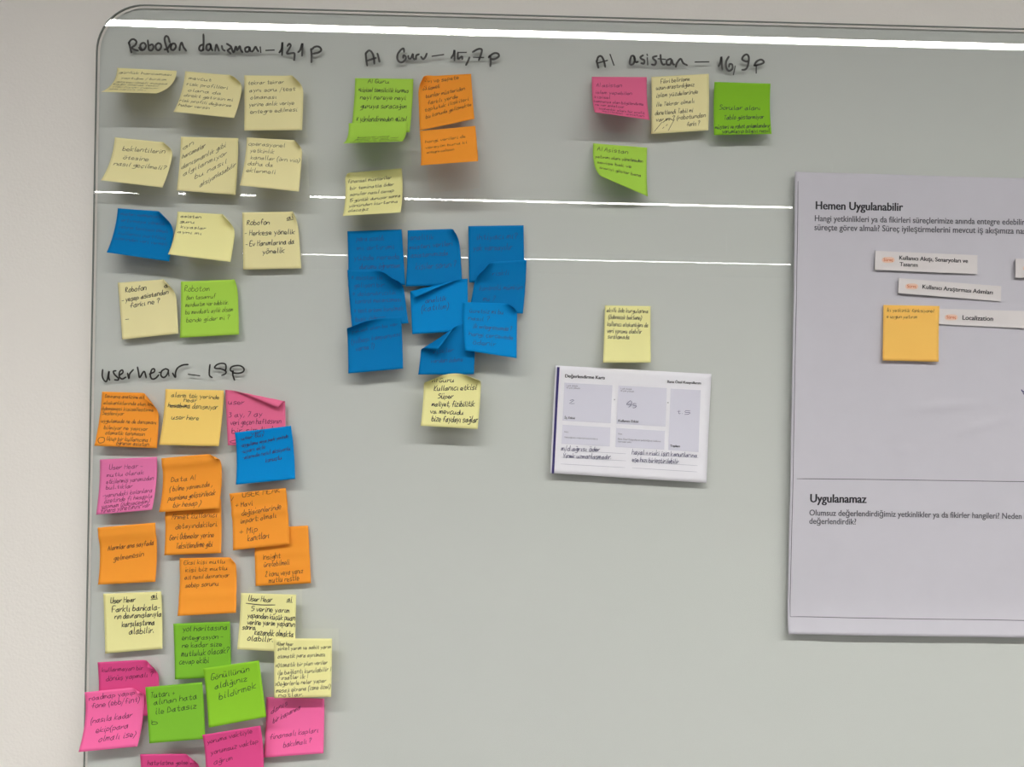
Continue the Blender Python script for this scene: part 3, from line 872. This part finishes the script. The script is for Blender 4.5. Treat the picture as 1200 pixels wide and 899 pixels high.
note('hot', (99, 811.5), (168, 804.5), (161, 875), (92, 881.5), 14, 12,
     'hot pink sticky note overhanging the left edge of the board', [
         (6, 17, 84, 'roadmap yapıp', -.04, 6), (10, 32, 92, 'fone (ebb/fint)', -.05, 6), (10, 58, 80, '(nasıla kadar', -.06, 6), (22, 74, 76, 'ekip(para', -.06, 5.5), (30, 88, 92, 'olmalı ise)', -.06, 5.5)], g4, w=0.95, curls=[TRc(14, 12, 10, 1.1)], lt=(5, 4))
note('leaf', (170.3, 805.5), (237, 799.5), (240.5, 866), (175, 871.3), 9, 8,
     'dark green sticky note between the hot pink note and the lighter green note', [
         (8, 22, 50, 'Tutarı +', -.04, 7), (12, 36, 88, 'alınan hata', -.06, 7), (14, 53, 86, 'ile Datasız', -.06, 7), (6, 70, 16, 'b', 0, 5)], g4, w=1.1)
note('canary', (321.3, 748.3), (389, 748.5), (388, 817), (321, 818.3), 6, 6,
     'pale yellow sticky note densely written in thin pen, rightmost of the lower left group', [
         (4, 13, 32, '*User hear', .02, 4.5), (6, 22, 98, 'şirket yarım ve sabit yarım', -.04, 4.3), (6, 36, 88, 'otomatik para ayrılması', -.04, 4.3), (2, 52, 92, '*Otomatik bir plan veriler', -.06, 4.5), (6, 64, 98, 'ile bağlantı kurulabilir !', -.06, 4.5),
         (8, 72, 58, 'Fırsatlar ilk !', -.04, 4.5), (2, 82, 90, '*Değerlerle neler yapar', -.06, 4.3), (4, 92, 98, 'mesajı ekrana (isme özel)', -.06, 4.3), (8, 98, 50, 'notlar.', 0, 4)], g4, w=0.8, ink='ink_black')
note('green', (238, 783.5), (303.5, 774), (312, 840.3), (244.5, 853), 14, 12,
     'light green sticky note in front of the two darker green ones', [
         (12, 24, 80, 'Gönüllünün', -.08, 6.5), (16, 41, 74, 'aldığınız', -.1, 7), (22, 60, 88, 'bildirmek', -.14, 7)], g4, w=1.15)
note('magenta', (237, 861.5), (305, 850.5), (309, 917), (241, 927), 10, 10,
     'magenta sticky note cut by the bottom of the photo, below the light green note', [
         (6, 20, 84, 'yoruma vaktiyle', -.1, 6), (10, 42, 92, 'yorumsuz vaktep', -.1, 6), (14, 60, 46, 'ağrım', -.1, 6)], g4, w=1.0, lt=(6, 5))
note('magenta', (164, 884), (232, 883.5), (234, 950), (166, 952), 10, 10,
     'dark magenta sticky note of which only the top strip shows, lowest in the photo', [
         (12, 22, 88, 'hatırlatma gelse ?', 0, 5.5)], g4, w=1.0, curls=[TRc(14, 16, 10, 1.2)], lt=(6, 6))


# ------------------------------------------------------------------ printed sheets
def text_geo(body, bold=0.0, spacing=1.0):
    cu = bpy.data.curves.new('t', 'FONT')
    cu.body = body
    cu.size = 1.0
    cu.offset = bold
    cu.resolution_u = 3
    cu.space_character = spacing
    o = bpy.data.objects.new('t', cu)
    COL.objects.link(o)
    bpy.context.view_layer.update()
    me = o.to_mesh()
    vs = [(v.co.x, v.co.y) for v in me.vertices]
    fs = [tuple(p.vertices) for p in me.polygons]
    o.to_mesh_clear()
    bpy.data.objects.remove(o)
    bpy.data.curves.remove(cu)
    return vs, fs


def subdiv_map(name, items, surf, off, mat, parent):
    """items: (verts in x,z ; faces) laid on a surface given by surf(x, z) -> lift, one part each"""
    for vs, fs in items:
        obj(name, [(x, -(surf(x, z) + off), z) for x, z in vs], fs, mat, parent)


def printed(body, p0, p1, bold=0.0, spacing=1.0, lift=0.001, hscale=1.0):
    """text whose baseline runs from pixel p0 to pixel p1"""
    vs, fs = text_geo(body, min(bold, 0.008), spacing)
    if bold > 0.01:      # bold face: the stems widened sideways
        n0, f0 = len(vs), list(fs)
        v0 = list(vs)
        for k in (1, 2, 3):
            vs = vs + [(x + bold * 0.8 * k, y) for x, y in v0]
            fs = fs + [tuple(i + n0 * k for i in f) for f in f0]
    x0 = min(v[0] for v in vs)
    x1 = max(v[0] for v in vs)
    A, B = P(*p0, lift), P(*p1, lift)
    d = B - A
    s = d.length / (x1 - x0)
    ex = Vector((d.x, d.z)).normalized()
    ey = Vector((-ex.y, ex.x))
    out = []
    for (x, y) in vs:
        q = Vector((A.x, A.z)) + ex * ((x - x0) * s) + ey * (y * s * hscale)
        out.append((q.x, q.y))
    return out, fs


def quad_geo(pts, lift=0.001, n_=1):
    w_ = [P(*p, lift) for p in pts]
    return [(p.x, p.z) for p in w_], [tuple(range(len(w_)))]


def line_geo(a, b, w, lift=0.001, n_=30):
    A, B = P(*a, lift), P(*b, lift)
    vs, fs = [], []
    ribbon([(A.x + (B.x - A.x) * i / n_, A.z + (B.z - A.z) * i / n_) for i in range(n_ + 1)], w, vs, fs, cap=False)
    return vs, fs


# poster -----------------------------------------------------------------
pTL, pTR, pBL = P(930.5, 202), P(930.5 + 760, 202 + 11), P(921.3, 741)
PW, PH = 0.841, (pTL - pBL).length
ex = Vector((math.cos(-0.004), 0, math.sin(-0.004)))
ez = (pBL - pTL).normalized()


def poster_lift(x, z):
    q = Vector((x, 0, z)) - Vector((pTL.x, 0, pTL.z))
    s_ = max(0, min(PW, q.dot(ex)))
    t_ = max(0, min(PH, q.dot(ez)))
    l_ = 0.0016
    l_ += 0.0009 * math.sin(s_ * 17 + 1.2 * math.sin(t_ * 9)) * math.sin(t_ * 12 + 0.7)
    l_ += 0.0005 * math.sin(s_ * 41 + t_ * 23) * math.sin(t_ * 30 - s_ * 12)
    l_ += 0.0065 * max(0, (t_ - (PH - 0.05)) / 0.05) ** 2            # bottom edge stands off
    l_ += 0.0045 * max(0, 1 - s_ / 0.04) ** 2 * (0.35 + 0.65 * math.sin(math.pi * t_ / PH))
    for cs, ct, amp, rad in ((0.012, 0.011, 0.0016, 0.005), (0.013, PH - 0.011, 0.0012, 0.005)):
        l_ += amp * math.exp(-((s_ - cs) ** 2 + (t_ - ct) ** 2) / rad ** 2)
    # two short dents in the middle of the sheet
    for cs, ct, ang, amp, ln_ in ((0.21, 0.305, -0.1, 0.0018, 0.035), (0.155, 0.365, -0.2, 0.0011, 0.012), (0.10, 0.36, .2, 0.0007, .02), (0.26, .33, -.3, .0012, .04)):
        a_, b_ = s_ - cs, t_ - ct
        pa, pb = a_ * math.cos(ang) + b_ * math.sin(ang), -a_ * math.sin(ang) + b_ * math.cos(ang)
        l_ += amp * math.exp(-(pa / ln_) ** 2 - (pb / 0.006) ** 2)
    return l_


poster = empty('paper_poster', tuple(pTL + ex * PW / 2), 'large white printed paper poster with ruled boxes on the right of the board', 'poster')
NX, NZ = 190, 140
vs, fs = [], []
for j in range(NZ + 1):
    for i in range(NX + 1):
        q = pTL + ex * (PW * i / NX) + ez * (PH * j / NZ)
        vs.append((q.x, -poster_lift(q.x, q.z), q.z))
for j in range(NZ):
    for i in range(NX):
        a = j * (NX + 1) + i
        fs.append((a, a + NX + 1, a + NX + 2, a + 1))
o = obj('poster_sheet', vs, fs, M['poster'], poster, smooth=True)
so = o.modifiers.new('thickness', 'SOLIDIFY')
so.thickness = 0.0002
so.offset = 1
geo = [line_geo((934.3, 213), (925, 722), 0.0009), line_geo((925, 722), (1290, 728), 0.0009), line_geo((932.5, 560.8), (1290, 565.6), 0.0009)]
subdiv_map('printed_rule', geo, poster_lift, 0.0003, M['print_grey'], poster)
subdiv_map('printed_heading', [printed('Hemen Uygulanabilir', (955, 245.6), (1058, 247.4), 0.022, hscale=1.1)], poster_lift, 0.0003, M['print'], poster)
subdiv_map('printed_heading', [printed('Uygulanamaz', (948.8, 588.5), (1015.5, 589.5), 0.022, hscale=1.1)], poster_lift, 0.0003, M['print'], poster)
subdiv_map('printed_paragraph', [
    printed('Hangi yetkinlikleri ya da fikirleri süreçlerimize anında entegre edebilir', (954, 259.5), (1201, 263.6), 0.011, hscale=1.12),
    printed('süreçte görev almalı? Süreç iyileştirmelerini mevcut iş akışımıza nasıl', (953.5, 270), (1206, 274.2), 0.011, hscale=1.12)],
    poster_lift, 0.0003, M['print_grey'], poster)
subdiv_map('printed_paragraph', [
    printed('Olumsuz değerlendirdiğimiz yetkinlikler ya da fikirler hangileri? Neden', (948, 604), (1196.6, 608.1), 0.011, hscale=1.12),
    printed('böyle', (1199.3, 608.2), (1220, 608.6), 0.011, hscale=1.12),
    printed('değerlendirdik?', (948, 613.8), (1003, 614.6), 0.011, hscale=1.12)],
    poster_lift, 0.0003, M['print_grey'], poster)
hv, hf = [], []
A = P(1195, 460)
for st in ([(1196, 457), (1198, 459.5), (1200, 458)], [(1198, 461), (1201, 463), (1203, 461)]):
    ribbon(smooth_line([(P(*q).x, P(*q).z) for q in st], 3), 0.0016, hv, hf)
subdiv_map('pen_mark', [(hv, hf)], poster_lift, 0.0003, M['navy'], poster)


# label strips stuck on the poster -------------------------------------------
def strip(pts, label, texts, badge, ll=5.0, lr=2.6):
    base_y = 0.0
    w4 = [P(*pts[0], 0.001 * ll), P(*pts[1], 0.001 * lr), P(*pts[2], 0.001 * lr), P(*pts[3], 0.001 * ll)]
    for p in w4:
        base_y = max(base_y, poster_lift(p.x, p.z))
    X0, X1 = w4[0].x, w4[1].x

    def surf(x, z):
        t_ = (x - X0) / (X1 - X0)
        return 0.001 * (ll * (1 - t_) + lr * t_) + 0.0035 * 4 * t_ * (t_ - 1) * 0.12 + 0.0015
    root = empty('label_strip', tuple(w4[0]), label, 'paper label', 'label strips on the poster')
    N_ = 14
    vs, fs = [], []
    for off in (0.0, -0.0007):
        for j in (0, 1):
            for i in range(N_ + 1):
                t_ = i / N_
                a, b = (w4[0], w4[1]) if j == 0 else (w4[3], w4[2])
                x, z = a.x + (b.x - a.x) * t_, a.z + (b.z - a.z) * t_
                vs.append((x, -(surf(x, z) + off), z))
    R = N_ + 1
    for i in range(N_):
        fs += [(i, R + i, R + i + 1, i + 1), (2 * R + i, 2 * R + i + 1, 3 * R + i + 1, 3 * R + i),
               (i, i + 1, 2 * R + i + 1, 2 * R + i), (R + i, 3 * R + i, 3 * R + i + 1, R + i + 1)]
    fs += [(0, 2 * R, 3 * R, R), (N_, R + N_, 3 * R + N_, 2 * R + N_)]
    obj('strip_sheet', vs, fs, M['label'], root)
    cx, cz = (w4[0].x + w4[2].x) / 2, (w4[0].z + w4[2].z) / 2
    pl = poster_lift(cx, cz)
    box('adhesive_pad', (cx - 0.012, -(surf(cx, cz) - 0.0007), cz - 0.005), (cx + 0.012, -(pl - 0.0002), cz + 0.005), M['pad'], root)
    for t in texts:
        subdiv_map('printed_text', [printed(*t, 0.014)], surf, 0.0002, M['print'], root)
    bx, by = badge
    pts_ = []
    for i in range(20):
        a = 2 * math.pi * i / 20
        c_, s_ = math.cos(a), math.sin(a)
        pts_.append((bx + 5.5 * math.copysign(1, c_) * (abs(c_) ** 0.5) + 2 * c_, by + 3.4 * math.copysign(1, s_) * abs(s_) ** 0.8))
    subdiv_map('printed_badge', [quad_geo(pts_)], surf, 0.0002, M['badge'], root)
    subdiv_map('badge_text', [printed('Süreç', (bx - 5.5, by + 1.4), (bx + 5.5, by + 1.5), 0.01)], surf, 0.0004, M['badge_ink'], root)
    for x in (X0, X1):
        pass
    for i in range(20):
        for j in range(8):
            a = w4[0] + (w4[1] - w4[0]) * (i / 19)
            b = w4[3] + (w4[2] - w4[3]) * (i / 19)
            q = a + (b - a) * (j / 7)
            HG[cell(q)] = surf(q.x, q.z)
    return root


strip([(1025.3, 294.2), (1144.7, 299.3), (1144.5, 321.4), (1024.6, 316.3)], 'white label strip with two lines of bold print, topmost on the poster',
      [('Kullanıcı Akışı, Senaryoları ve', (1051.5, 305), (1132.5, 308.6)), ('Tasarım', (1052, 312.5), (1073.5, 313.4))], (1038.6, 305.4))
strip([(1052.6, 326.2), (1172.6, 335.6), (1172, 353.4), (1052, 343.6)], 'white label strip with one printed line, second down and tilted clockwise',
      [('Kullanıcı Araştırması Adımları', (1078.5, 338.8), (1161.5, 345.4))], (1066, 336.3))
strip([(1094, 361.8), (1215, 365), (1215, 385.6), (1094.5, 379.9)], 'white label strip reading Localization, partly under the amber sticky note',
      [('Localization', (1126, 375), (1162, 376.4))], (1113, 372.2), 3.0, 3.0)
strip([(1189.4, 303.3), (1310, 308), (1310, 330), (1189.2, 325.5)], 'white label strip cut off by the right edge of the photo',
      [('Kullanıcı Testi', (1216, 318), (1266, 320))], (1203, 315.2))
for i in range(60):
    for j in range(60):
        q = P(1020 + i * 2.2, 345 + j * 1.6)
        c = cell(q)
        HG[c] = max(HG.get(c, 0), poster_lift(q.x, q.z))
note('amber', (1035.3, 357.4), (1101, 358.6), (1100, 424), (1034.4, 422.6), 2.5, 3,
     'amber sticky note on the poster, covering the start of a label strip', [
         (6, 13, 90, 'İki yetkinlik fonksiyonel', 0, 4), (6, 25, 60, 'e uygun yatırım', 0, 4)], 'notes beside printed papers', w=0.7)

# score card -----------------------------------------------------------------
cTL, cTR, cBR, cBL = (651, 428.3), (833.7, 438.3), (828, 566.2), (644.7, 554.5)
KC = 5.45


def cc(x, y):
    return (630 + x / KC, 420 + y / KC)


card_l = Sheet(cTL, cTR, cBR, cBL, 7, 5, base=0.6, k=.5, size=205, sizey=142)
nd = clearance(card_l)
card_l = Sheet(cTL, cTR, cBR, cBL, 7, 5, base=0.6, k=.5, size=205, sizey=142)


def card_surf(x, z):
    # invert approximately: vertical fraction on the card
    a = (x - card_l.P0.x) / (card_l.Q0.x - card_l.P0.x)
    top = card_l.P0.z + (card_l.Q0.z - card_l.P0.z) * a
    bot = card_l.P2.z + (card_l.Q2.z - card_l.P2.z) * a
    t_ = min(1, max(0, (z - top) / (bot - top)))
    # solve the side curve for that height
    lo, hi = 0.0, 1.0
    for _ in range(14):
        md = (lo + hi) / 2
        if card_l.S(min(1, max(0, a)), md).z > z:
            lo = md
        else:
            hi = md
    return -card_l.S(min(1, max(0, a)), (lo + hi) / 2).y


card = empty('score_card', tuple((card_l.P0 + card_l.Q0) / 2), 'white printed evaluation card with navy left stripe and grey boxes, centre of the board', 'card')
sheet_mesh(card_l, 'card_sheet', M['white_paper'], card, 24, 0.3)
LC = 0.002


def grid_quad(p, n_=8):
    w_ = [P(*q, 0.004) for q in p]
    vs, fs = [], []
    for j in range(n_ + 1):
        for i in range(n_ + 1):
            a = w_[0].lerp(w_[1], i / n_)
            b = w_[3].lerp(w_[2], i / n_)
            q = a.lerp(b, j / n_)
            vs.append((q.x, q.z))
    for j in range(n_):
        for i in range(n_):
            a = j * (n_ + 1) + i
            fs.append((a, a + n_ + 1, a + n_ + 2, a + 1))
    return vs, fs


subdiv_map('printed_stripe', [grid_quad([cc(126, 55), cc(142, 56), cc(104, 734), cc(89, 733)])], card_surf, 0.0003, M['navy'], card)
for q in ([(172, 155), (480, 172), (467, 415), (160, 398)], [(518, 174), (828, 190), (818, 436), (505, 418)], [(853, 193), (1045, 204), (1028, 600), (835, 586)],
          [(160, 424), (466, 442), (460, 563), (152, 546)], [(503, 445), (814, 464), (808, 583), (497, 566)]):
    subdiv_map('printed_box', [grid_quad([cc(*a) for a in q])], card_surf, 0.0003, M['box'], card)
subdiv_map('printed_title', [printed('Değerlendirme Kartı', cc(176, 122), cc(430, 134), 0.022, 1, 0.003),
                             printed('Bana Özel Kısayollarım', cc(830, 156), cc(1046, 166), 0.022, 1, 0.003)], card_surf, 0.0003, M['print'], card)
subdiv_map('printed_caption', [printed('İş Etkisi', cc(172, 386), cc(240, 389), 0.02, 1, .005), printed('Kullanıcı Etkisi', cc(517, 406), cc(646, 412), 0.02, 1, .005),
                               printed('Toplam', cc(848, 566), cc(912, 569), 0.02, 1, .006)], card_surf, 0.0005, M['print'], card)
subdiv_map('printed_small_text', [
    printed('1 çok düşük', cc(184, 178), cc(258, 182), 0.0, 1, .003), printed('10 çok yüksek', cc(184, 192), cc(272, 197), 0.0, 1, .003),
    printed('1 çok düşük', cc(530, 198), cc(604, 202), 0.0, 1, .003), printed('10 çok yüksek', cc(530, 212), cc(618, 217), 0.0, 1, .003),
    printed('Not:', cc(172, 474), cc(198, 476), 0.0, 1, .005), printed('Yetkinliğimizin müşteriye kazandırdığı iş', cc(170, 508), cc(384, 520), 0.0, 1, .005),
    printed('Not:', cc(516, 487), cc(542, 489), 0.0, 1, .005), printed('Bana Özel Kısayollarım yetkinliğinin kullanıcı', cc(514, 520), cc(788, 536), 0.0, 1, .005),
    printed('üzerindeki etkisi', cc(514, 536), cc(600, 541), 0.0, 1, .005),
    printed('x', cc(488, 268), cc(498, 268), 0.02, 1, .004), printed('=', cc(830, 290), cc(840, 290), 0.02, 1, .004)], card_surf, 0.0005, M['print_grey'], card)
subdiv_map('ruled_line', [line_geo(cc(150, 586), cc(566, 610), 0.0006, .006, 12), line_geo(cc(150, 632), cc(566, 655), 0.0006, .006, 12), line_geo(cc(146, 674), cc(560, 698), 0.0006, .006, 12),
                          line_geo(cc(610, 612), cc(1030, 636), 0.0006, .006, 12), line_geo(cc(610, 660), cc(1024, 686), 0.0006, .006, 12), line_geo(cc(604, 700), cc(1020, 726), 0.0006, .006, 12)],
           card_surf, 0.0003, M['line'], card)
rnd = random.Random(5)
lines_ = []
for t, a, b, h_, sl in (('m/d ağrısı öder', (152, 590), (396, 597), 17, .02), ('Yinek uzmanlaşmadır.', (162, 634), (468, 648), 17, .03),
                        ('hayal + riski işin kanunlarına', (604, 612), (1018, 638), 17, .05), ('eşe hızı birleştirilebilir.', (604, 660), (905, 674), 17, .04),
                        ('9', (568, 316), (598, 316), 40, 0), ('5', (612, 316), (632, 316), 22, 0), ('2', (206, 288), (236, 288), 20, 0), ('t', (893, 354), (915, 354), 24, 0),
                        ('.', (928, 354), (931, 354), 20, 0), ('5', (945, 360), (975, 360), 24, 0)):
    v2, f2 = [], []
    hand(t, a[0], b[0], a[1], h_ * (1.0 if len(t) > 2 else 0.6), 3.0, v2, f2, rnd, sl)
    hv = []
    for (x, y) in v2:
        q = P(*cc(x, y), 0.006)
        hv.append((q.x, q.z))
    lines_.append((hv, f2))
subdiv_map('handwriting', lines_, card_surf, 0.0007, M['ink_navy'], card)
